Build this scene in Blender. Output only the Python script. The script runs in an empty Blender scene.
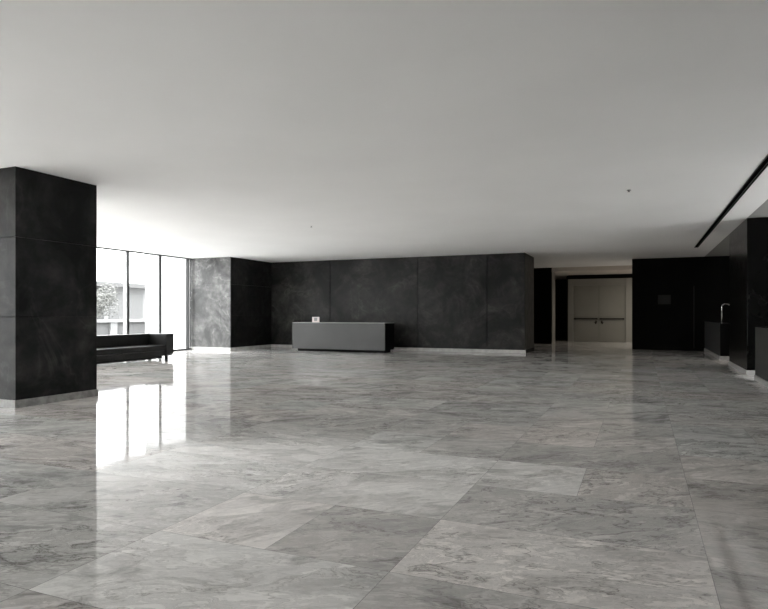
import bpy, bmesh, math, random
from mathutils import Vector, Matrix
S = bpy.context.scene
COL = S.collection
PI = math.pi
random.seed(7)

# ------------------------------------------------------------------ helpers
def box(bm, x0, x1, y0, y1, z0, z1, bev=0.0, seg=2):
    b = bmesh.new()
    bmesh.ops.create_cube(b, size=1.0)
    for v in b.verts:
        v.co = Vector(((x0+x1)/2 + v.co.x*(x1-x0), (y0+y1)/2 + v.co.y*(y1-y0), (z0+z1)/2 + v.co.z*(z1-z0)))
    if bev > 0:
        bmesh.ops.bevel(b, geom=list(b.edges), offset=bev, segments=seg, profile=0.5, affect='EDGES')
    me = bpy.data.meshes.new('tmp'); b.to_mesh(me); b.free()
    bm.from_mesh(me); bpy.data.meshes.remove(me)

def cyl(bm, p0, p1, r0, r1=None, seg=20, caps=True):
    r1 = r0 if r1 is None else r1
    p0 = Vector(p0); p1 = Vector(p1); d = (p1-p0)
    q = d.to_track_quat('Z', 'Y').to_matrix()
    ra = [bm.verts.new(p0 + q @ Vector((r0*math.cos(2*PI*k/seg), r0*math.sin(2*PI*k/seg), 0))) for k in range(seg)]
    rb = [bm.verts.new(p1 + q @ Vector((r1*math.cos(2*PI*k/seg), r1*math.sin(2*PI*k/seg), 0))) for k in range(seg)]
    for k in range(seg):
        f = bm.faces.new((ra[k], ra[(k+1) % seg], rb[(k+1) % seg], rb[k])); f.smooth = True
    if caps:
        bm.faces.new(ra[::-1]); bm.faces.new(rb)

def tube(bm, pts, r, seg=12):
    pts = [Vector(p) for p in pts]
    rings = []
    up = None
    for i, p in enumerate(pts):
        t = (pts[min(i+1, len(pts)-1)] - pts[max(i-1, 0)]).normalized()
        if up is None:
            up = t.orthogonal().normalized()
        up = (up - t*up.dot(t)).normalized()
        s = t.cross(up)
        rings.append([bm.verts.new(p + r*(math.cos(2*PI*k/seg)*up + math.sin(2*PI*k/seg)*s)) for k in range(seg)])
    for a, b in zip(rings, rings[1:]):
        for k in range(seg):
            f = bm.faces.new((a[k], a[(k+1) % seg], b[(k+1) % seg], b[k])); f.smooth = True
    bm.faces.new(rings[0][::-1]); bm.faces.new(rings[-1])

def obj(name, bm, mat, parent=None):
    bmesh.ops.recalc_face_normals(bm, faces=bm.faces)
    me = bpy.data.meshes.new(name); bm.to_mesh(me); bm.free()
    if mat: me.materials.append(mat)
    o = bpy.data.objects.new(name, me); COL.objects.link(o)
    if parent:
        o.parent = parent
        if parent.type == 'EMPTY':
            o.matrix_parent_inverse = Matrix.Translation(-Vector(world_loc(parent)))
    return o

def world_loc(o):
    p = Vector(o.location)
    return p

def struct(name, bm, mat, parent=None):
    o = obj(name, bm, mat, parent)
    if parent is None: o['kind'] = 'structure'
    return o

def boxes(name, mat, lst, parent=None, fn=None, bev=0.0):
    bm = bmesh.new()
    for b in lst: box(bm, *b, bev=bev)
    return (fn or obj)(name, bm, mat, parent)

def thing(name, label, cat, loc, group=None):
    o = bpy.data.objects.new(name, None); COL.objects.link(o)
    o.location = loc; o.empty_display_size = 0.2
    o['label'] = label; o['category'] = cat
    if group: o['group'] = group
    return o

def tag(o, label, cat, group=None, kind=None):
    o['label'] = label; o['category'] = cat
    if group: o['group'] = group
    if kind: o['kind'] = kind
    return o

# ------------------------------------------------------------------ materials
def mat(name):
    m = bpy.data.materials.new(name); m.use_nodes = True
    nt = m.node_tree
    return m, nt, nt.nodes, nt.links, nt.nodes['Principled BSDF']

def N(nodes, t, **kw):
    n = nodes.new(t)
    for k, v in kw.items():
        if hasattr(n, k): setattr(n, k, v)
        else: n.inputs[k].default_value = v
    return n

def ramp(nodes, stops, interp='LINEAR'):
    r = nodes.new('ShaderNodeValToRGB'); cr = r.color_ramp; cr.interpolation = interp
    while len(cr.elements) < len(stops): cr.elements.new(0.5)
    for e, (p, c) in zip(cr.elements, stops):
        e.position = p
        e.color = (c, c, c, 1) if isinstance(c, (int, float)) else (*c, 1)
    return r

def math_(nodes, links, op, a, b=None, clamp=False):
    n = nodes.new('ShaderNodeMath'); n.operation = op; n.use_clamp = clamp
    for i, v in enumerate((a, b)):
        if v is None: continue
        if isinstance(v, (int, float)): n.inputs[i].default_value = v
        else: links.new(v, n.inputs[i])
    return n.outputs[0]

def plain(name, col, rough=0.5, metal=0.0, noise=0.04, scale=6, spec=0.5, bump=0.0, rvar=0.0):
    m, nt, nd, lk, bs = mat(name)
    geo = nd.new('ShaderNodeNewGeometry')
    nz = N(nd, 'ShaderNodeTexNoise', Scale=scale, Detail=4.0)
    lk.new(geo.outputs['Position'], nz.inputs['Vector'])
    lo = tuple(max(0, c*(1-noise)) for c in col); hi = tuple(min(1, c*(1+noise)) for c in col)
    r = ramp(nd, [(0.35, lo), (0.65, hi)])
    lk.new(nz.outputs['Fac'], r.inputs[0]); lk.new(r.outputs[0], bs.inputs['Base Color'])
    bs.inputs['Roughness'].default_value = rough; bs.inputs['Metallic'].default_value = metal
    bs.inputs['Specular IOR Level'].default_value = spec
    if bump:
        n2 = N(nd, 'ShaderNodeTexNoise', Scale=scale*25, Detail=3.0)
        lk.new(geo.outputs['Position'], n2.inputs['Vector'])
        b = N(nd, 'ShaderNodeBump', Strength=bump, Distance=0.003)
        lk.new(n2.outputs['Fac'], b.inputs['Height']); lk.new(b.outputs[0], bs.inputs['Normal'])
    return m

def dark_stone(name, base, hi, rough=0.38, vein=0.6, off=(0, 0, 0), cloud=1.0, spec=0.5):
    """honed near-black marble: soft clouds and thin pale veins"""
    m, nt, nd, lk, bs = mat(name)
    geo = nd.new('ShaderNodeNewGeometry')
    mp = N(nd, 'ShaderNodeMapping'); mp.inputs['Location'].default_value = off
    mp.inputs['Rotation'].default_value = (0.3, 0.5, 0.2)
    lk.new(geo.outputs['Position'], mp.inputs['Vector'])
    P = mp.outputs[0]
    c1 = N(nd, 'ShaderNodeTexNoise', Scale=0.9*cloud, Detail=6.0, Roughness=0.6, Distortion=0.8); lk.new(P, c1.inputs['Vector'])
    c2 = N(nd, 'ShaderNodeTexNoise', Scale=4.0*cloud, Detail=5.0, Roughness=0.6); lk.new(P, c2.inputs['Vector'])
    v1 = N(nd, 'ShaderNodeTexNoise', Scale=0.8, Detail=5.0, Roughness=0.55, Distortion=1.2); lk.new(P, v1.inputs['Vector'])
    ridge = math_(nd, lk, 'ABSOLUTE', math_(nd, lk, 'SUBTRACT', v1.outputs['Fac'], 0.5))
    vr = ramp(nd, [(0.0, 1.0), (0.012, 0.35), (0.03, 0.0)]); lk.new(ridge, vr.inputs[0])
    r1 = ramp(nd, [(0.36, 0.0), (0.72, 1.0)]); lk.new(c1.outputs['Fac'], r1.inputs[0])
    r2 = ramp(nd, [(0.3, 0.25), (0.7, 1.0)]); lk.new(c2.outputs['Fac'], r2.inputs[0])
    a = math_(nd, lk, 'MULTIPLY', r1.outputs[0], r2.outputs[0])
    vm = math_(nd, lk, 'MULTIPLY', vr.outputs[0], r1.outputs[0])
    a2 = math_(nd, lk, 'ADD', a, math_(nd, lk, 'MULTIPLY', vm, vein), clamp=True)
    mix = nd.new('ShaderNodeMix'); mix.data_type = 'RGBA'
    mix.inputs[6].default_value = (*base, 1); mix.inputs[7].default_value = (*hi, 1)
    lk.new(a2, mix.inputs[0]); lk.new(mix.outputs[2], bs.inputs['Base Color'])
    rr = ramp(nd, [(0.3, rough*0.85), (0.7, min(1, rough*1.2))]); lk.new(c2.outputs['Fac'], rr.inputs[0])
    lk.new(rr.outputs[0], bs.inputs['Roughness'])
    bs.inputs['Specular IOR Level'].default_value = spec
    return m

def marble_floor():
    m, nt, nd, lk, bs = mat('polished_marble')
    uv = N(nd, 'ShaderNodeUVMap', uv_map='tile')
    sz = N(nd, 'ShaderNodeUVMap', uv_map='size')
    at = N(nd, 'ShaderNodeAttribute', attribute_name='rnd')
    su = nd.new('ShaderNodeSeparateXYZ'); lk.new(uv.outputs[0], su.inputs[0])
    ss = nd.new('ShaderNodeSeparateXYZ'); lk.new(sz.outputs[0], ss.inputs[0])
    sr = nd.new('ShaderNodeSeparateXYZ'); lk.new(at.outputs['Vector'], sr.inputs[0])
    # joint mask
    d1 = math_(nd, lk, 'MINIMUM', su.outputs[0], math_(nd, lk, 'SUBTRACT', ss.outputs[0], su.outputs[0]))
    d2 = math_(nd, lk, 'MINIMUM', su.outputs[1], math_(nd, lk, 'SUBTRACT', ss.outputs[1], su.outputs[1]))
    dm = math_(nd, lk, 'MINIMUM', d1, d2)
    joint = math_(nd, lk, 'LESS_THAN', dm, 0.0017)
    # per tile shift / rotation
    cmb = nd.new('ShaderNodeCombineXYZ')
    lk.new(math_(nd, lk, 'MULTIPLY', sr.outputs[1], 40.0), cmb.inputs[0])
    lk.new(math_(nd, lk, 'MULTIPLY', sr.outputs[0], 23.0), cmb.inputs[1])
    lk.new(math_(nd, lk, 'MULTIPLY', sr.outputs[2], 31.0), cmb.inputs[2])
    rot = N(nd, 'ShaderNodeVectorRotate', rotation_type='Z_AXIS')
    lk.new(uv.outputs[0], rot.inputs['Vector'])
    lk.new(math_(nd, lk, 'ADD', math_(nd, lk, 'MULTIPLY', sr.outputs[1], 1.1), -1.0), rot.inputs['Angle'])
    add = N(nd, 'ShaderNodeVectorMath', operation='ADD'); lk.new(rot.outputs[0], add.inputs[0]); lk.new(cmb.outputs[0], add.inputs[1])
    mp = N(nd, 'ShaderNodeMapping'); mp.inputs['Scale'].default_value = (1.1, 2.3, 1.0)
    lk.new(add.outputs[0], mp.inputs['Vector']); P = mp.outputs[0]
    warp = N(nd, 'ShaderNodeTexNoise', Scale=1.6, Detail=4.0, Roughness=0.55); lk.new(P, warp.inputs['Vector'])
    wv = N(nd, 'ShaderNodeVectorMath', operation='SCALE'); wv.inputs['Scale'].default_value = 1.3
    ws = N(nd, 'ShaderNodeVectorMath', operation='SUBTRACT'); ws.inputs[1].default_value = (0.5, 0.5, 0.5)
    lk.new(warp.outputs['Color'], ws.inputs[0]); lk.new(ws.outputs[0], wv.inputs[0])
    wa = N(nd, 'ShaderNodeVectorMath', operation='ADD'); lk.new(P, wa.inputs[0]); lk.new(wv.outputs[0], wa.inputs[1])
    W = wa.outputs[0]
    n1 = N(nd, 'ShaderNodeTexNoise', Scale=1.25, Detail=7.0, Roughness=0.62, Distortion=0.4); lk.new(W, n1.inputs['Vector'])
    n2 = N(nd, 'ShaderNodeTexNoise', Scale=1.1, Detail=7.0, Roughness=0.62, Distortion=0.8); lk.new(W, n2.inputs['Vector'])
    n3 = N(nd, 'ShaderNodeTexNoise', Scale=4.0, Detail=9.0, Roughness=0.72, Distortion=0.5); lk.new(W, n3.inputs['Vector'])
    n4 = N(nd, 'ShaderNodeTexNoise', Scale=0.5, Detail=3.0); lk.new(P, n4.inputs['Vector'])
    base = ramp(nd, [(0.32, (0.50, 0.498, 0.492)), (0.43, (0.76, 0.757, 0.75)), (0.52, (0.90, 0.896, 0.888)), (0.68, (0.96, 0.956, 0.948))])
    lk.new(n1.outputs['Fac'], base.inputs[0])
    def ridge(n, w0, w1):
        a = math_(nd, lk, 'ABSOLUTE', math_(nd, lk, 'SUBTRACT', n.outputs['Fac'], 0.5))
        r = ramp(nd, [(0.0, 1.0), (w0, 0.45), (w1, 0.0)]); lk.new(a, r.inputs[0]); return r.outputs[0]
    vmask = ramp(nd, [(0.38, 0.12), (0.58, 1.0)]); lk.new(n4.outputs['Fac'], vmask.inputs[0])
    vA = math_(nd, lk, 'MULTIPLY', ridge(n2, 0.009, 0.042), vmask.outputs[0])
    vB = math_(nd, lk, 'MULTIPLY', ridge(n3, 0.012, 0.045), 0.5)
    vB = math_(nd, lk, 'MULTIPLY', vB, vmask.outputs[0])
    vein = math_(nd, lk, 'MAXIMUM', math_(nd, lk, 'MULTIPLY', vA, 0.9), vB)
    mx = nd.new('ShaderNodeMix'); mx.data_type = 'RGBA'; lk.new(vein, mx.inputs[0]); lk.new(base.outputs[0], mx.inputs[6])
    mx.inputs[7].default_value = (0.17, 0.158, 0.145, 1)
    # fine dark grain
    g = ramp(nd, [(0.36, 0.72), (0.5, 0.98), (0.60, 1.06)]); lk.new(n3.outputs['Fac'], g.inputs[0])
    sc1 = N(nd, 'ShaderNodeVectorMath', operation='SCALE'); lk.new(mx.outputs[2], sc1.inputs[0]); lk.new(g.outputs[0], sc1.inputs['Scale'])
    # warm / rosy drift
    tint = nd.new('ShaderNodeMix'); tint.data_type = 'RGBA'; tint.inputs[6].default_value = (0.992, 1.0, 0.988, 1); tint.inputs[7].default_value = (1.035, 0.985, 0.955, 1)
    lk.new(sr.outputs[2], tint.inputs[0])
    sc2 = N(nd, 'ShaderNodeVectorMath', operation='MULTIPLY'); lk.new(sc1.outputs[0], sc2.inputs[0]); lk.new(tint.outputs[2], sc2.inputs[1])
    sc3 = N(nd, 'ShaderNodeVectorMath', operation='SCALE'); lk.new(sc2.outputs[0], sc3.inputs[0]); lk.new(sr.outputs[0], sc3.inputs['Scale'])
    mj = nd.new('ShaderNodeMix'); mj.data_type = 'RGBA'; lk.new(joint, mj.inputs[0]); lk.new(sc3.outputs[0], mj.inputs[6]); mj.inputs[7].default_value = (0.14, 0.135, 0.13, 1)
    lk.new(mj.outputs[2], bs.inputs['Base Color'])
    rr = ramp(nd, [(0.3, 0.035), (0.7, 0.075)]); lk.new(n3.outputs['Fac'], rr.inputs[0])
    rj = math_(nd, lk, 'ADD', rr.outputs[0], math_(nd, lk, 'MULTIPLY', joint, 0.5), clamp=True)
    lk.new(rj, bs.inputs['Roughness'])
    bs.inputs['IOR'].default_value = FLOOR_IOR
    # very slight polish waviness
    geo = nd.new('ShaderNodeNewGeometry')
    nb = N(nd, 'ShaderNodeTexNoise', Scale=1.7, Detail=2.0); lk.new(geo.outputs['Position'], nb.inputs['Vector'])
    b = N(nd, 'ShaderNodeBump', Strength=0.12, Distance=0.01); lk.new(nb.outputs['Fac'], b.inputs['Height']); lk.new(b.outputs[0], bs.inputs['Normal'])
    return m

FLOOR_IOR = 1.47
M = {}
M['floor'] = marble_floor()
M['ceiling'] = plain('ceiling_plaster', (0.92, 0.92, 0.918), 0.75, noise=0.015, scale=0.6, bump=0.05)
M['soffit'] = plain('corridor_plaster', (0.62, 0.575, 0.52), 0.7, noise=0.02, scale=0.8)
M['stone_wall'] = dark_stone('dark_marble_wall', (0.004, 0.004, 0.0038), (0.075, 0.073, 0.069), 0.42, 0.6, (3, 1, 2), 1.0, 0.2)
M['stone_block_lit'] = dark_stone('dark_marble_lit_face', (0.034, 0.034, 0.0335), (0.25, 0.248, 0.244), 0.40, 0.8, (7, 4, 1), 1.5)  # paler copy of the column marble, window light put into its colour
M['stone_column'] = dark_stone('dark_marble_column', (0.0025, 0.0025, 0.0024), (0.055, 0.0545, 0.053), 0.34, 0.5, (1.2, 5, 3), 1.0, 0.15)
M['dark'] = plain('black_panelling', (0.0035, 0.0034, 0.003), 0.6, noise=0.15, scale=2.5, spec=0.06)
M['dark_gloss'] = dark_stone('black_polished_stone', (0.003, 0.003, 0.0028), (0.006, 0.006, 0.0055), 0.2, 0.5, (9, 2, 2), 1.0, 0.15)
M['low_wall'] = plain('charcoal_cladding', (0.030, 0.030, 0.029), 0.45, noise=0.08, scale=3)
M['base'] = plain('pale_stone_skirting', (0.55, 0.545, 0.53), 0.35, noise=0.14, scale=5)
M['base_right'] = plain('stone_skirting', (0.36, 0.355, 0.345), 0.4, noise=0.1, scale=6)
M['base_column'] = plain('grey_stone_skirting', (0.30, 0.298, 0.29), 0.4, noise=0.25, scale=9)
M['gap'] = plain('black_joint', (0.006, 0.006, 0.006), 0.8)
M['frame'] = plain('anodised_window_frame', (0.035, 0.035, 0.035), 0.5, spec=0.2)
M['frame_light'] = plain('pale_window_frame', (0.75, 0.75, 0.75), 0.45)
M['leather'] = plain('black_leather', (0.012, 0.012, 0.012), 0.36, spec=0.35, noise=0.1, scale=8, bump=0.25)
M['blackmetal'] = plain('black_metal', (0.02, 0.02, 0.02), 0.35, metal=0.5)
M['chrome'] = plain('chrome', (0.80, 0.80, 0.79), 0.14, metal=1.0)
M['desk'] = plain('graphite_lacquer', (0.046, 0.046, 0.045), 0.42, noise=0.06, scale=2.0)
M['desk_side'] = plain('black_lacquer', (0.004, 0.004, 0.004), 0.6, spec=0.03)
M['desk_edge'] = plain('pale_desk_edge', (0.30, 0.30, 0.295), 0.3)
M['acrylic'] = plain('white_card', (0.80, 0.72, 0.71), 0.4)
M['card_grey'] = plain('grey_card', (0.32, 0.32, 0.32), 0.5)
M['door'] = plain('taupe_door_paint', (0.24, 0.235, 0.21), 0.5, noise=0.03, scale=1.5)
M['door_frame'] = plain('taupe_frame_paint', (0.27, 0.265, 0.24), 0.5, noise=0.03, scale=1.5)
M['darkhandle'] = plain('dark_bronze', (0.03, 0.028, 0.025), 0.35, metal=0.8)
M['sign'] = plain('brushed_grey_plate', (0.022, 0.022, 0.02), 0.6, spec=0.2)
M['slot'] = plain('black_slot', (0.003, 0.003, 0.003), 0.8, spec=0.0)
M['slot_rail'] = plain('grey_slot_rail', (0.06, 0.06, 0.058), 0.6, spec=0.1)
M['sprink'] = plain('sprinkler_metal', (0.05, 0.05, 0.05), 0.4, metal=0.5)
M['ext_white'] = plain('white_render', (0.165, 0.165, 0.165), 0.8, noise=0.03, scale=1)
M['ext_grey'] = plain('grey_render', (0.085, 0.085, 0.085), 0.8, noise=0.06, scale=1)
M['ext_roof'] = plain('concrete_fascia', (0.08, 0.08, 0.08), 0.8)
M['ext_glassy'] = plain('grey_facade_panel', (0.09, 0.09, 0.09), 0.35)
M['terrace'] = plain('terrace_paving', (0.21, 0.21, 0.208), 0.8, noise=0.08, scale=1.2)
M['leaf'] = plain('leaf_green', (0.09, 0.092, 0.086), 0.6, noise=0.3, scale=3)
M['bark'] = plain('bark', (0.16, 0.14, 0.12), 0.8, noise=0.2, scale=10)

def glass():
    m, nt, nd, lk, bs = mat('window_glass')
    nd.remove(bs)
    out = nd['Material Output']
    tr = nd.new('ShaderNodeBsdfTransparent'); tr.inputs[0].default_value = (0.95, 0.955, 0.95, 1)
    gl = nd.new('ShaderNodeBsdfGlossy'); gl.inputs['Roughness'].default_value = 0.0
    fr = nd.new('ShaderNodeLayerWeight'); fr.inputs[0].default_value = 0.5
    f5 = math_(nd, lk, 'ADD', math_(nd, lk, 'MULTIPLY', math_(nd, lk, 'POWER', fr.outputs['Facing'], 5.0), 0.9), 0.04, clamp=True)
    mx = nd.new('ShaderNodeMixShader'); lk.new(f5, mx.inputs[0]); lk.new(tr.outputs[0], mx.inputs[1]); lk.new(gl.outputs[0], mx.inputs[2])
    lk.new(mx.outputs[0], out.inputs['Surface'])
    return m
M['glass'] = glass()

# ------------------------------------------------------------------ dimensions
H = 3.61
XW = -16.45          # glass wall
XR = 2.24            # line of the right hand wall
YB = 22.0            # back wall
YE = 26.2            # end wall
BB = 0.115            # skirting height

# ------------------------------------------------------------------ floor
def build_floor():
    verts, faces, uvt, uvs, rnd = [], [], [], [], []
    R = random.Random(11)
    special = {(-1, 0): ('F', [(1.05, .62, .75)]), (-1, 1): ('F', [(.78, .35, .55)]), (-1, 2): ('S', [(1.08, .4, .3), (.90, .2, .9)]),
               (-1, 3): ('F', [(.78, .3, .6)]), (-1, -1): ('F', [(.74, .71, .5)]), (-2, -1): ('F', [(1.0, .55, .2)]),
               (-2, 0): ('S', [(1.06, .15, .6), (.72, .47, .6)]), (-2, 1): ('F', [(1.04, .25, .3)]), (-2, 2): ('F', [(1.10, .33, .2)]),
               (-2, 3): ('S', [(1.12, .5, .1), (.95, .6, .5)]), (0, 0): ('F', [(.74, .9, .7)]), (0, 1): ('F', [(.78, .82, .8)]), (0, -1): ('F', [(.74, .44, .7)]), (0, 2): ('F', [(.80, .64, .9)]),
               (-3, 0): ('F', [(.84, .45, .2)]), (-3, -1): ('F', [(.82, .52, .2)]), (-3, 1): ('F', [(.98, .77, .1)])}
    x0g, y0g, tw, th = 0.35, 3.05, 1.61, 0.915
    for j in range(-13, 38):
        ya = y0g + j*th
        for i in range(-11, 5):
            xa = x0g + i*tw
            if (i, j) in special:
                k, ts = special[(i, j)]
            else:
                k = 'S' if R.random() < 0.45 else 'F'
                ts = [(R.uniform(.92, 1.10) if j > 3 else R.uniform(.80, 1.06), R.random(), R.random()) for _ in range(2)]
            parts = [(xa, xa+tw/2, ts[0]), (xa+tw/2, xa+tw, ts[-1])] if k == 'S' else [(xa, xa+tw, ts[0])]
            for (a, b, t) in parts:
                n = len(verts)
                verts += [(a, ya, 0), (b, ya, 0), (b, ya+th, 0), (a, ya+th, 0)]
                faces.append((n, n+1, n+2, n+3))
                uvt += [(0, 0), (b-a, 0), (b-a, th), (0, th)]
                uvs += [(b-a, th)]*4
                rnd += [t]*4
    me = bpy.data.meshes.new('floor'); me.from_pydata(verts, [], faces)
    u1 = me.uv_layers.new(name='tile'); u2 = me.uv_layers.new(name='size')
    at = me.attributes.new('rnd', 'FLOAT_VECTOR', 'CORNER')
    u1 = me.uv_layers['tile']; u2 = me.uv_layers['size']; at = me.attributes['rnd']
    for k in range(len(me.loops)):
        u1.data[k].uv = uvt[k]; u2.data[k].uv = uvs[k]; at.data[k].vector = rnd[k]
    me.materials.append(M['floor'])
    o = bpy.data.objects.new('floor', me); COL.objects.link(o); o['kind'] = 'structure'
    return o
build_floor()

# ------------------------------------------------------------------ ceiling
YS = 29.6
boxes('ceiling', M['ceiling'], [(XW-0.15, XR, -9, YS, H, H+0.15)], fn=struct)
M['ceiling_shaded'] = plain('shaded_bay_plaster', (0.34, 0.34, 0.335), 0.75, noise=0.02, scale=0.6)  # ceiling plaster darkened; the bay's weaker light is in the colour
boxes('ceiling_side_bay', M['ceiling_shaded'], [(XR, 7.2, -9, YS, H, H+0.15)], fn=struct)
boxes('ceiling_corridor', M['soffit'], [(-9.0, 7.2, YS, 37.2, 3.43, H+0.15)], fn=struct)

# ------------------------------------------------------------------ walls
def panel_wall(name, material, axis, pos, thick, edges, zs, gap=0.012, out=1):
    """stone slabs in front of a dark backing; axis 'y' = wall facing +-y at y=pos (edges along x)"""
    bm = bmesh.new()
    for a, b in zip(edges, edges[1:]):
        for z0, z1 in zip(zs, zs[1:]):
            p, q = sorted((pos, pos - out*thick))
            if axis == 'y': box(bm, a+gap/2, b-gap/2, p, q, z0+(gap/2 if z0 > 0 else 0), z1-(gap/2 if z1 < H else 0), bev=0.004, seg=1)
            else: box(bm, p, q, a+gap/2, b-gap/2, z0+(gap/2 if z0 > 0 else 0), z1-(gap/2 if z1 < H else 0), bev=0.004, seg=1)
    return struct(name, bm, material)

# back wall, its left return and its right end
panel_wall('wall_back', M['stone_wall'], 'y', YB, 0.05, [-14.55, -11.71, -7.90, -5.20, -3.83], [0, H], gap=0.02, out=-1)
boxes('wall_back_core', M['gap'], [(-14.5, -3.87, YB+0.05, 23.95, 0, H)], fn=struct)
panel_wall('wall_back_return', M['stone_column'], 'x', -3.83, 0.04, [YB+0.05, 24.0], [0, H], out=1)
boxes('baseboard_back', M['base'], [(-14.55, -3.80, YB-0.02, YB, 0, BB)], fn=struct, bev=0.003)
boxes('baseboard_back_return', M['dark'], [(-3.83, -3.81, YB, 24.0, 0, BB)], fn=struct)
# projecting block beside the glass
ZJ = [0, 1.36, 2.56, H]
panel_wall('wall_block', M['stone_block_lit'], 'y', 19.2, 0.05, [XW, -14.55], ZJ, gap=0.006, out=-1)
boxes('wall_block_core', M['gap'], [(XW-0.10, -14.60, 19.25, YB+2, 0, H)], fn=struct)
panel_wall('wall_block_side', M['stone_column'], 'x', -14.55, 0.05, [19.25, YB], ZJ, gap=0.008, out=1)
boxes('baseboard_block', M['base'], [(XW, -14.53, 19.18, 19.2, 0, BB), (-14.55, -14.53, 19.2, YB-0.02, 0, BB)], fn=struct, bev=0.003)
# big column on the left
cx0, cx1, cy0, cy1 = -10.15, -8.60, 6.20, 7.67
bm = bmesh.new()
for z0, z1 in zip(ZJ, ZJ[1:]):
    box(bm, cx0, cx1, cy0, cy1, z0+(0.0015 if z0 else 0), z1-(0.0015 if z1 < H else 0), bev=0.003, seg=1)
struct('wall_column', bm, M['stone_column'])
boxes('wall_column_core', M['gap'], [(cx0+0.02, cx1-0.02, cy0+0.02, cy1-0.02, 0, H)], fn=struct)
boxes('baseboard_column', M['base_column'], [(cx0-0.02, cx1+0.02, cy0-0.02, cy0, 0, BB), (cx1, cx1+0.02, cy0, cy1, 0, BB), (cx0-0.02, cx1+0.02, cy1, cy1+0.02, 0, BB), (cx0-0.02, cx0, cy0, cy1, 0, BB)], fn=struct, bev=0.003)
# end wall on the right with its corner, and a flush door seam
bm = bmesh.new()
box(bm, -0.33, 1.87, YE, YE+0.25, 0, H); box(bm, 1.885, 7.0, YE, YE+0.25, 0, H); box(bm, 1.86, 1.9, YE+0.02, YE+0.25, 0, H); box(bm, 1.86, 1.9, YE, YE+0.25, 2.5, H)
struct('wall_end', bm, M['dark'])
boxes('trim_3', M['low_wall'], [(1.868, 1.888, YE-0.004, YE+0.01, 0.1, 2.5)], fn=struct)
boxes('baseboard_end', M['dark'], [(-0.33, XR, YE-0.015, YE, 0, 0.10)], fn=struct)
# right hand pier
PX1 = 4.4
boxes('wall_pier', M['dark_gloss'], [(XR, PX1, 16.08, 19.12, 0, H)], fn=struct, bev=0.006)
boxes('baseboard_pier', M['base_right'], [(XR-0.02, PX1, 16.06, 16.08, 0, BB), (XR-0.02, XR, 16.08, 19.12, 0, BB), (XR-0.02, PX1, 19.12, 19.14, 0, BB)], fn=struct, bev=0.003)
WY0, WY1 = 9.5, 15.0
boxes('wall_right', M['dark'], [(7.0, 7.2, WY1, 37, 0, H), (7.0, 7.2, -9, WY0, 0, H)], fn=struct)
w3 = boxes('added_window_right', M['frame'], [(7.02, 7.10, WY0, WY1, H-0.05, H), (7.02, 7.10, WY0, WY1, 0, 0.05)], fn=struct)  # unseen window, added to bring more daylight in from the right
rs = [WY0 + (WY1-WY0)*k/5 for k in range(6)]
for y in rs: boxes('mullion', M['frame'], [(7.0, 7.12, y-0.03, y+0.03, 0.05, H-0.05)], w3)
for a, b in zip(rs, rs[1:]): boxes('pane', M['glass'], [(7.05, 7.06, a+0.03, b-0.03, 0.05, H-0.05)], w3)
boxes('wall_rear', M['dark'], [(-10.0, 7.2, -9.2, -9, 0, H)], fn=struct)
w2 = boxes('added_window_rear', M['frame'], [(XW, -10.0, -9.08, -9.0, H-0.05, H), (XW, -10.0, -9.08, -9.0, 0, 0.05)], fn=struct)  # added glazing out of view, lets sun and sky brighten the room
xs = [XW + (-10.0-XW)*k/4 for k in range(5)]
for x in xs: boxes('mullion', M['frame'], [(x-0.03, x+0.03, -9.10, -8.98, 0.05, H-0.05)], w2)
for a, b in zip(xs, xs[1:]): boxes('pane', M['glass'], [(a+0.03, b-0.03, -9.05, -9.04, 0.05, H-0.05)], w2)

# low parapets between the piers
def parapet(label, y0, y1):
    t = thing('low_partition', label, 'partition', (XR+0.25, (y0+y1)/2, 0), 'low partitions along the right side')
    boxes('body', M['low_wall'], [(XR, XR+0.03, y0+0.03, y1, BB, 1.125)], t)
    o = boxes('core', M['desk_side'], [(XR+0.03, XR+0.5, y0, y1, 0, 1.11)], t)
    boxes('front_edge', M['desk_side'], [(XR, XR+0.03, y0, y0+0.03, 0, 1.125)], t)
    boxes('plinth', M['base_right'], [(XR-0.02, XR, y0-0.02, y1, 0, BB), (XR, XR+0.5, y0-0.02, y0, 0, BB)], t, bev=0.003)
    return t
parapet('far charcoal waist-high partition with the chrome hooked tube on its end', 21.2, YE-0.02)
# nearer one: the photograph shows its far end at y=15
t = thing('low_partition', 'near charcoal waist-high partition cut off by the right edge of the photo', 'partition', (XR+0.25, 11.5, 0), 'low partitions along the right side')
boxes('body', M['low_wall'], [(XR, XR+0.03, -6.0, 15.0, BB, 1.125)], t)
boxes('core', M['desk_side'], [(XR+0.03, XR+0.5, -6.0, 15.0, 0, 1.11)], t)
boxes('plinth', M['base_right'], [(XR-0.02, XR, -6.0, 15.02, 0, BB), (XR, XR+0.5, 15.0, 15.02, 0, BB)], t, bev=0.003)

# chrome hook
t = thing('hooked_tube', 'slim chrome hooked tube standing on the end of the far charcoal partition', 'rail', (XR+0.05, 21.28, 1.11))
bm = bmesh.new()
hx, hy = XR+0.05, 21.28
pts = [(hx, hy, 1.12), (hx, hy, 1.62)]
for k in range(1, 9):
    a = PI - k/8*PI/2
    pts.append((hx+0.10+0.10*math.cos(a), hy, 1.62+0.10*math.sin(a)))
for k in range(1, 9):
    a = PI/2 - k/8*PI/2
    pts.append((hx+0.13+0.10*math.cos(a), hy, 1.62+0.10*math.sin(a)))
pts.append((hx+0.24, hy, 1.45))
tube(bm, pts, 0.016); obj('tube', bm, M['chrome'], t)
bm = bmesh.new(); cyl(bm, (hx, hy, 1.11), (hx, hy, 1.125), 0.032); obj('flange', bm, M['chrome'], t)

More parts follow.
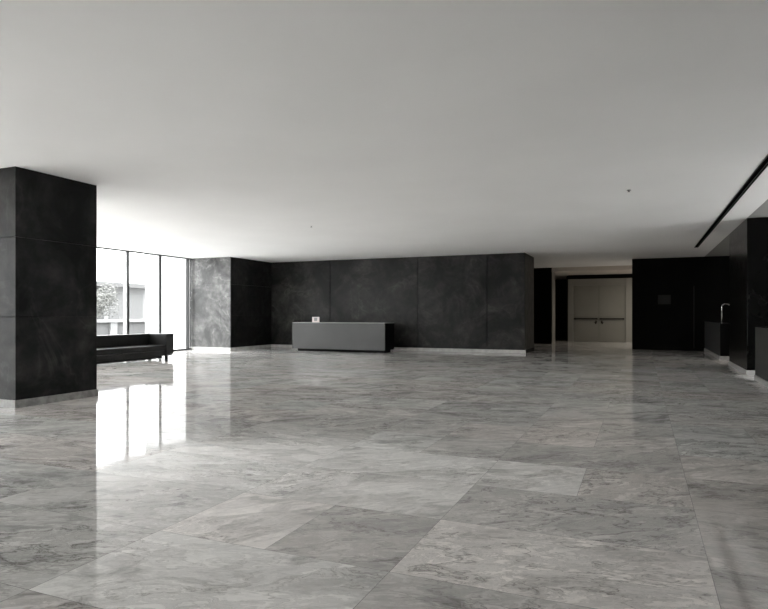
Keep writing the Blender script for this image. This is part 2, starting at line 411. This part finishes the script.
# ------------------------------------------------------------------ corridor at the back
boxes('wall_corridor_pier', M['dark'], [(-9.0, -3.90, YS-0.02, 30.7, 0, H)], fn=struct)
boxes('trim_1', M['door'], [(-3.90, -3.875, YS, 30.7, 0, 3.43)], fn=struct)
boxes('wall_passage', M['gap'], [(-9.0, -3.5, 36.6, 36.8, 0, 3.43), (-3.60, -3.5, 33.1, 36.6, 0, 3.43)], fn=struct)
boxes('wall_corridor_left', M['dark'], [(-9.2, -9.0, 23.95, 37, 0, H)], fn=struct)
DY = 32.8
boxes('wall_door', M['dark'], [(-3.5, 5.0, DY, DY+0.3, 3.22, 3.43), (-0.28, 5.0, DY, DY+0.3, 0, 3.22)], fn=struct)
boxes('wall_leak_stop', M['gap'], [(-9.2, 7.2, 37.0, 37.2, 0, H), (-3.5, -0.2, DY+0.3, DY+0.35, 0, 3.4)], fn=struct)  # unseen boxes added to stop outside light leaking around the doors
boxes('wall_corridor_right', M['ceiling'], [(4.8, 5.0, YE+0.25, DY, 0, 3.43)], fn=struct)
boxes('baseboard_door', M['dark'], [(-0.28, 4.8, DY-0.015, DY, 0, 0.1)], fn=struct)

d = boxes('door_1', M['door_frame'], [(-3.5, -3.24, DY-0.04, DY+0.2, 0, 3.22), (-0.72, -0.28, DY-0.04, DY+0.2, 0, 3.22), (-3.24, -0.72, DY-0.04, DY+0.2, 2.89, 3.22)], fn=struct, bev=0.008)
def leaf(x0, x1, side):
    bm = bmesh.new()
    box(bm, x0+0.006, x1-0.006, DY, DY+0.05, 0.01, 2.885, bev=0.004, seg=1)
    for (a, b) in ((1.28, 2.78), (0.12, 1.05)):       # raised mouldings of the two panels
        for q in ((x0+0.10, x0+0.125, a, b), (x1-0.125, x1-0.10, a, b), (x0+0.10, x1-0.10, a, a+0.025), (x0+0.10, x1-0.10, b-0.025, b)):
            box(bm, q[0], q[1], DY-0.010, DY, q[2], q[3])
    lf = obj('door_leaf', bm, M['door'], d)
    bm = bmesh.new()
    box(bm, x0+0.03, x1-0.06, DY-0.075, DY-0.045, 1.14, 1.20, bev=0.008)
    for x in (x0+0.08, x1-0.12): box(bm, x, x+0.05, DY-0.05, DY-0.0, 1.13, 1.21)
    obj('push_bar', bm, M['darkhandle'], lf)
    hx_ = x1-0.14 if side < 0 else x0+0.14
    bm = bmesh.new()
    cyl(bm, (hx_, DY-0.012, 1.0), (hx_, DY, 1.0), 0.045); cyl(bm, (hx_, DY-0.06, 1.0), (hx_, DY-0.012, 1.0), 0.018)
    e = hx_ + (-0.10 if side < 0 else 0.10)
    cyl(bm, (hx_, DY-0.055, 1.0), (e, DY-0.055, 0.98), 0.014); box(bm, hx_-0.05, hx_+0.05, DY-0.006, DY, 0.9, 1.08, bev=0.003)
    obj('door_handle', bm, M['darkhandle'], lf)
leaf(-3.24, -1.98, -1); leaf(-1.98, -0.72, 1)

# wall sign
t = thing('wall_sign', 'small grey rectangular plate mounted on the black end wall', 'sign', (0.84, YE, 1.97))
boxes('plate', M['sign'], [(0.61, 1.07, YE-0.02, YE-0.005, 1.79, 2.16)], t, bev=0.003)
boxes('backing', M['blackmetal'], [(0.63, 1.05, YE-0.006, YE, 1.81, 2.14)], t)

# ------------------------------------------------------------------ glass wall
ys = [19.05 - 1.545*k for k in range(0, 18)]
win = boxes('window_1', M['frame'], [(XW-0.06, XW+0.06, ys[-1], 19.19, H-0.035, H), (XW-0.06, XW+0.06, ys[-1], 19.19, 0, 0.05)], fn=struct)
for k, y in enumerate(ys):
    if k == 0:
        boxes('mullion', M['frame'], [(XW-0.10, XW+0.06, y-0.03, y, 0.05, H-0.035)], win)
    else:
        m = boxes('mullion', M['frame'], [(XW-0.02, XW+0.05, y-0.034, y+0.034, 0.05, H-0.035)], win)
        boxes('mullion_cap', M['frame_light'], [(XW-0.16, XW-0.02, y-0.028, y+0.028, 0.05, H-0.035)], win)
for a, b in zip(ys, ys[1:]):
    boxes('pane', M['glass'], [(XW-0.006, XW+0.006, b+0.028, a-0.028, 0.05, H-0.035)], win)
boxes('pane', M['glass'], [(XW-0.006, XW+0.006, 19.05, 19.19, 0.05, H-0.035)], win)
boxes('wall_left', M['ext_white'], [(XW-0.2, XW, -9.0, ys[-1], 0, H)], fn=struct)

# ------------------------------------------------------------------ sofa
SX0, SX1, SY0, SY1 = -14.32, -13.40, 11.05, 14.85
t = thing('sofa', 'long low black leather sofa with square arms in front of the glass wall', 'sofa', ((SX0+SX1)/2, (SY0+SY1)/2, 0))
boxes('seat', M['leather'], [(SX0+0.24, SX1-0.005, SY0+0.30, SY1-0.30, 0.29, 0.455)], t, bev=0.025)
boxes('base', M['leather'], [(SX0+0.03, SX1-0.02, SY0+0.05, SY1-0.05, 0.13, 0.285)], t, bev=0.012)
boxes('backrest', M['leather'], [(SX0, SX0+0.25, SY0+0.02, SY1-0.02, 0.16, 0.80)], t, bev=0.02)
boxes('armrest', M['leather'], [(SX0+0.01, SX1, SY1-0.32, SY1, 0.16, 0.80)], t, bev=0.018)
boxes('armrest', M['leather'], [(SX0+0.01, SX1, SY0, SY0+0.32, 0.16, 0.80)], t, bev=0.018)
boxes('plinth', M['blackmetal'], [(SX0+0.12, SX1-0.14, SY0+0.3, SY1-0.34, 0.05, 0.13)], t)
for x in (SX0+0.10, SX1-0.16):
    for y in (SY0+0.12, SY1-0.22):
        boxes('leg', M['blackmetal'], [(x, x+0.07, y, y+0.07, 0, 0.16)], t, bev=0.004)

# ------------------------------------------------------------------ reception desk
DX0, DX1, Y0, Y1 = -12.37, -8.50, 20.15, 21.05
t = thing('reception_desk', 'long low graphite reception desk with black end in front of the back wall', 'desk', ((DX0+DX1)/2, (Y0+Y1)/2, 0))
boxes('front_panel', M['desk'], [(DX0, DX1, Y0, Y0+0.04, 0.09, 1.065)], t, bev=0.003)
boxes('worktop', M['desk_edge'], [(DX0, DX1, Y0, Y1, 1.067, 1.09)], t, bev=0.003)
boxes('side_panel', M['desk_side'], [(DX1-0.05, DX1, Y0+0.042, Y1, 0.09, 1.065)], t, bev=0.002)
boxes('side_panel', M['desk_side'], [(DX0, DX0+0.05, Y0+0.042, Y1, 0.09, 1.065)], t, bev=0.002)
boxes('body', M['desk_side'], [(DX0+0.05, DX1-0.05, Y0+0.042, Y1-0.25, 0.09, 1.065)], t)
boxes('plinth', M['desk_side'], [(DX0+0.22, DX1-0.03, Y0+0.04, Y1-0.28, 0, 0.09)], t)
# small stand on the desk
t = thing('desk_sign', 'small white framed card stand on top of the reception desk', 'sign', (-11.5, 20.45, 1.09))
boxes('card_frame', M['acrylic'], [(-11.66, -11.35, 20.44, 20.46, 1.092, 1.30)], t, bev=0.002)
boxes('card', M['card_grey'], [(-11.57, -11.44, 20.432, 20.44, 1.145, 1.265)], t)
boxes('foot', M['acrylic'], [(-11.64, -11.37, 20.40, 20.52, 1.09, 1.10)], t, bev=0.002)

# ------------------------------------------------------------------ ceiling fittings
t = thing('slot_diffuser', 'long narrow black linear slot running along the ceiling at right', 'ceiling vent', (1.67, 14.0, H))
boxes('slot', M['slot'], [(1.625, 1.685, 9.3, 22.4, H-0.010, H-0.0005)], t)
boxes('slot', M['slot'], [(1.70, 1.722, 9.3, 22.4, H-0.010, H-0.0005)], t)
boxes('rail', M['slot_rail'], [(1.612, 1.625, 9.3, 22.4, H-0.013, H-0.0005), (1.685, 1.70, 9.3, 22.4, H-0.013, H-0.0005), (1.722, 1.73, 9.3, 22.4, H-0.013, H-0.0005), (1.612, 1.73, 22.4, 22.42, H-0.013, H-0.0005)], t)
def sprinkler(x, y, r, label, m):
    t = thing('sprinkler', label, 'sprinkler', (x, y, H))
    bm = bmesh.new(); cyl(bm, (x, y, H-0.006), (x, y, H+0.003), r*1.5, r*1.5); obj('escutcheon', bm, M['slot_rail'] if m is M['sprink'] else M['ceiling'], t)
    bm = bmesh.new(); cyl(bm, (x, y, H-0.03), (x, y, H-0.006), r*0.45); cyl(bm, (x, y, H-0.034), (x, y, H-0.030), r); obj('head', bm, m, t)
sprinkler(-0.20, 11.64, 0.024, 'tiny dark sprinkler head on the ceiling towards the right', M['sprink'])
sprinkler(-7.60, 13.28, 0.024, 'tiny pale sprinkler head on the ceiling left of centre', M['card_grey'])

# ------------------------------------------------------------------ outside
bm = bmesh.new(); box(bm, -70, XW-0.06, -40, 80, -0.15, -0.02); box(bm, XW-0.06, 40, -40, -9.1, -0.15, -0.02); box(bm, 7.2, 40, -9.1, 60, -0.15, -0.02); struct('ground_terrace', bm, M['terrace'])
bm = bmesh.new(); box(bm, -20.0, XW-0.25, 20.4, 20.8, -0.02, 6.5); struct('wall_outside', bm, M['ext_white'])
# low parapet beyond the terrace
t = thing('parapet', 'low grey parapet with white coping outside beyond the glass', 'wall', (-24, 22, 0))
boxes('panel', M['ext_grey'], [(-24.05, -23.95, 8, 40, -0.02, 1.0)], t)
boxes('coping', M['ext_white'], [(-24.2, -23.8, 8, 40, 1.0, 1.14)], t, bev=0.01)
for y in (15.0, 18.6, 22.3, 26.0, 29.7): boxes('post', M['ext_white'], [(-24.16, -23.84, y-0.2, y+0.2, -0.02, 1.0)], t)
# low building
t = thing('pavilion', 'pale low flat-roofed building outside seen through the glass', 'building', (-38, 30, 0))
boxes('wall', M['ext_white'], [(-42, -34.3, 31.2, 35.6, -0.02, 3.3), (-42, -36.5, 12, 31.2, -0.02, 3.3)], t)
boxes('roof', M['ext_roof'], [(-42, -33.6, 11, 36.2, 3.3, 3.62)], t, bev=0.02)
for y in (31.6, 33.4): boxes('window', M['ext_glassy'], [(-34.32, -34.24, y, y+1.3, 0.4, 2.9)], t)
# tree
t = thing('tree', 'small leafy tree outside in front of the pale building', 'tree', (-30, 26.5, 0))
TX, TY = -29.5, 25.6
bm = bmesh.new()
tube(bm, [(TX, TY, -0.02), (TX+0.05, TY, 0.8), (TX-0.05, TY+0.1, 1.6), (TX, TY, 2.3)], 0.09)
for a in range(5): 
    an = a*1.26; tube(bm, [(TX, TY, 1.2+0.15*a), (TX+0.5*math.cos(an), TY+0.5*math.sin(an), 1.9), (TX+0.8*math.cos(an), TY+0.8*math.sin(an), 2.5)], 0.035, 8)
obj('trunk', bm, M['bark'], t)
bm = bmesh.new(); R = random.Random(3)
blobs = [(R.uniform(-1.0, 1.0), R.uniform(-1.0, 1.0), R.uniform(0.7, 3.0), R.uniform(0.4, 0.65)) for _ in range(30)]
for _ in range(9000):
    bx, by, bz, br = R.choice(blobs)
    v = Vector((R.gauss(0, 1), R.gauss(0, 1), R.gauss(0, 1))).normalized()*br*R.uniform(0.6, 1.05)
    c = Vector((TX+bx, TY+by, bz)) + v
    n = Vector((R.gauss(0, 1), R.gauss(0, 1), R.gauss(0, 1)+0.6)).normalized(); q = n.to_track_quat('Z', 'Y').to_matrix()
    s = R.uniform(0.04, 0.075)
    pts = [c + q @ Vector(p)*s for p in ((-1, 0, 0), (0, -0.45, 0.1), (1, 0, 0), (0, 0.45, 0.1))]
    bm.faces.new([bm.verts.new(p) for p in pts])
me = bpy.data.meshes.new('foliage'); bm.to_mesh(me); bm.free(); me.materials.append(M['leaf'])
o = bpy.data.objects.new('foliage', me); COL.objects.link(o); o.parent = t; o.matrix_parent_inverse = Matrix.Translation(-Vector(t.location))

# ------------------------------------------------------------------ light
w = bpy.data.worlds.new('World'); S.world = w; w.use_nodes = True
bg = w.node_tree.nodes['Background']; 
wn, wl = w.node_tree.nodes, w.node_tree.links
tc = wn.new('ShaderNodeTexCoord'); sx = wn.new('ShaderNodeSeparateXYZ'); wl.new(tc.outputs['Generated'], sx.inputs[0])
sr_ = ramp(wn, [(0.0, (0.29, 0.295, 0.30)), (0.08, (0.33, 0.335, 0.34)), (0.35, (0.66, 0.67, 0.68)), (0.8, (0.9, 0.91, 0.93))])
wl.new(sx.outputs['Z'], sr_.inputs[0]); wl.new(sr_.outputs[0], bg.inputs[0]); bg.inputs[1].default_value = 18.0

def area(name, loc, rot, sx, sy, power, col=(1, 1, 1), portal=False, spread=None):
    L = bpy.data.lights.new(name, 'AREA'); L.shape = 'RECTANGLE'; L.size = sx; L.size_y = sy; L.energy = power; L.color = col
    if spread: L.spread = spread
    if portal: L.cycles.is_portal = True
    o = bpy.data.objects.new(name, L); COL.objects.link(o); o.location = loc; o.rotation_euler = rot
    return o
yc = (19.0+ys[-1])/2
#area('window_portal', (XW-0.25, yc, H/2), (0, -PI/2, 0), H, 19.0-ys[-1], 1, portal=True)
#area('sky_portal', (-45, 20, 9.0), (0, 0, 0), 50, 110, 1, portal=True)
sl = bpy.data.lights.new('sun', 'SUN'); sl.energy = 23; sl.angle = math.radians(0.6); sl.color = (1, 0.99, 0.98)
so = bpy.data.objects.new('sun', sl); COL.objects.link(so)
so.rotation_euler = Vector((-0.12, 1.0, -0.72)).to_track_quat('-Z', 'Y').to_euler()
# warm lamp in the corridor by the doors
area('corridor_lamp', (1.6, 30.4, 3.40), (0, 0, 0), 1.2, 1.2, 105, (1.0, 0.92, 0.81))
# downlights in the side bay
area('side_bay_lamp', (4.6, 20.4, H-0.02), (0, 0, 0), 0.5, 0.5, 60, (1.0, 0.93, 0.85))

# ------------------------------------------------------------------ camera
cd = bpy.data.cameras.new('camera'); cam = bpy.data.objects.new('camera', cd); COL.objects.link(cam)
cam.location = (0, 0, 1.4); cam.rotation_euler = (PI/2, 0, math.radians(22.95))
cd.sensor_width = 36; cd.lens = 607/768*36; cd.shift_y = (314.3-304.5)/768; cd.clip_end = 300
S.camera = cam
S.view_settings.view_transform = 'Standard'; S.view_settings.look = 'None'
S.view_settings.exposure = 0.04; S.view_settings.gamma = 1.0; S.view_settings.use_curve_mapping = False
S.cycles.use_denoising = True
S.cycles.max_bounces = 14; S.cycles.diffuse_bounces = 8; S.cycles.glossy_bounces = 6; S.cycles.transparent_max_bounces = 16
S.cycles.sample_clamp_indirect = 8
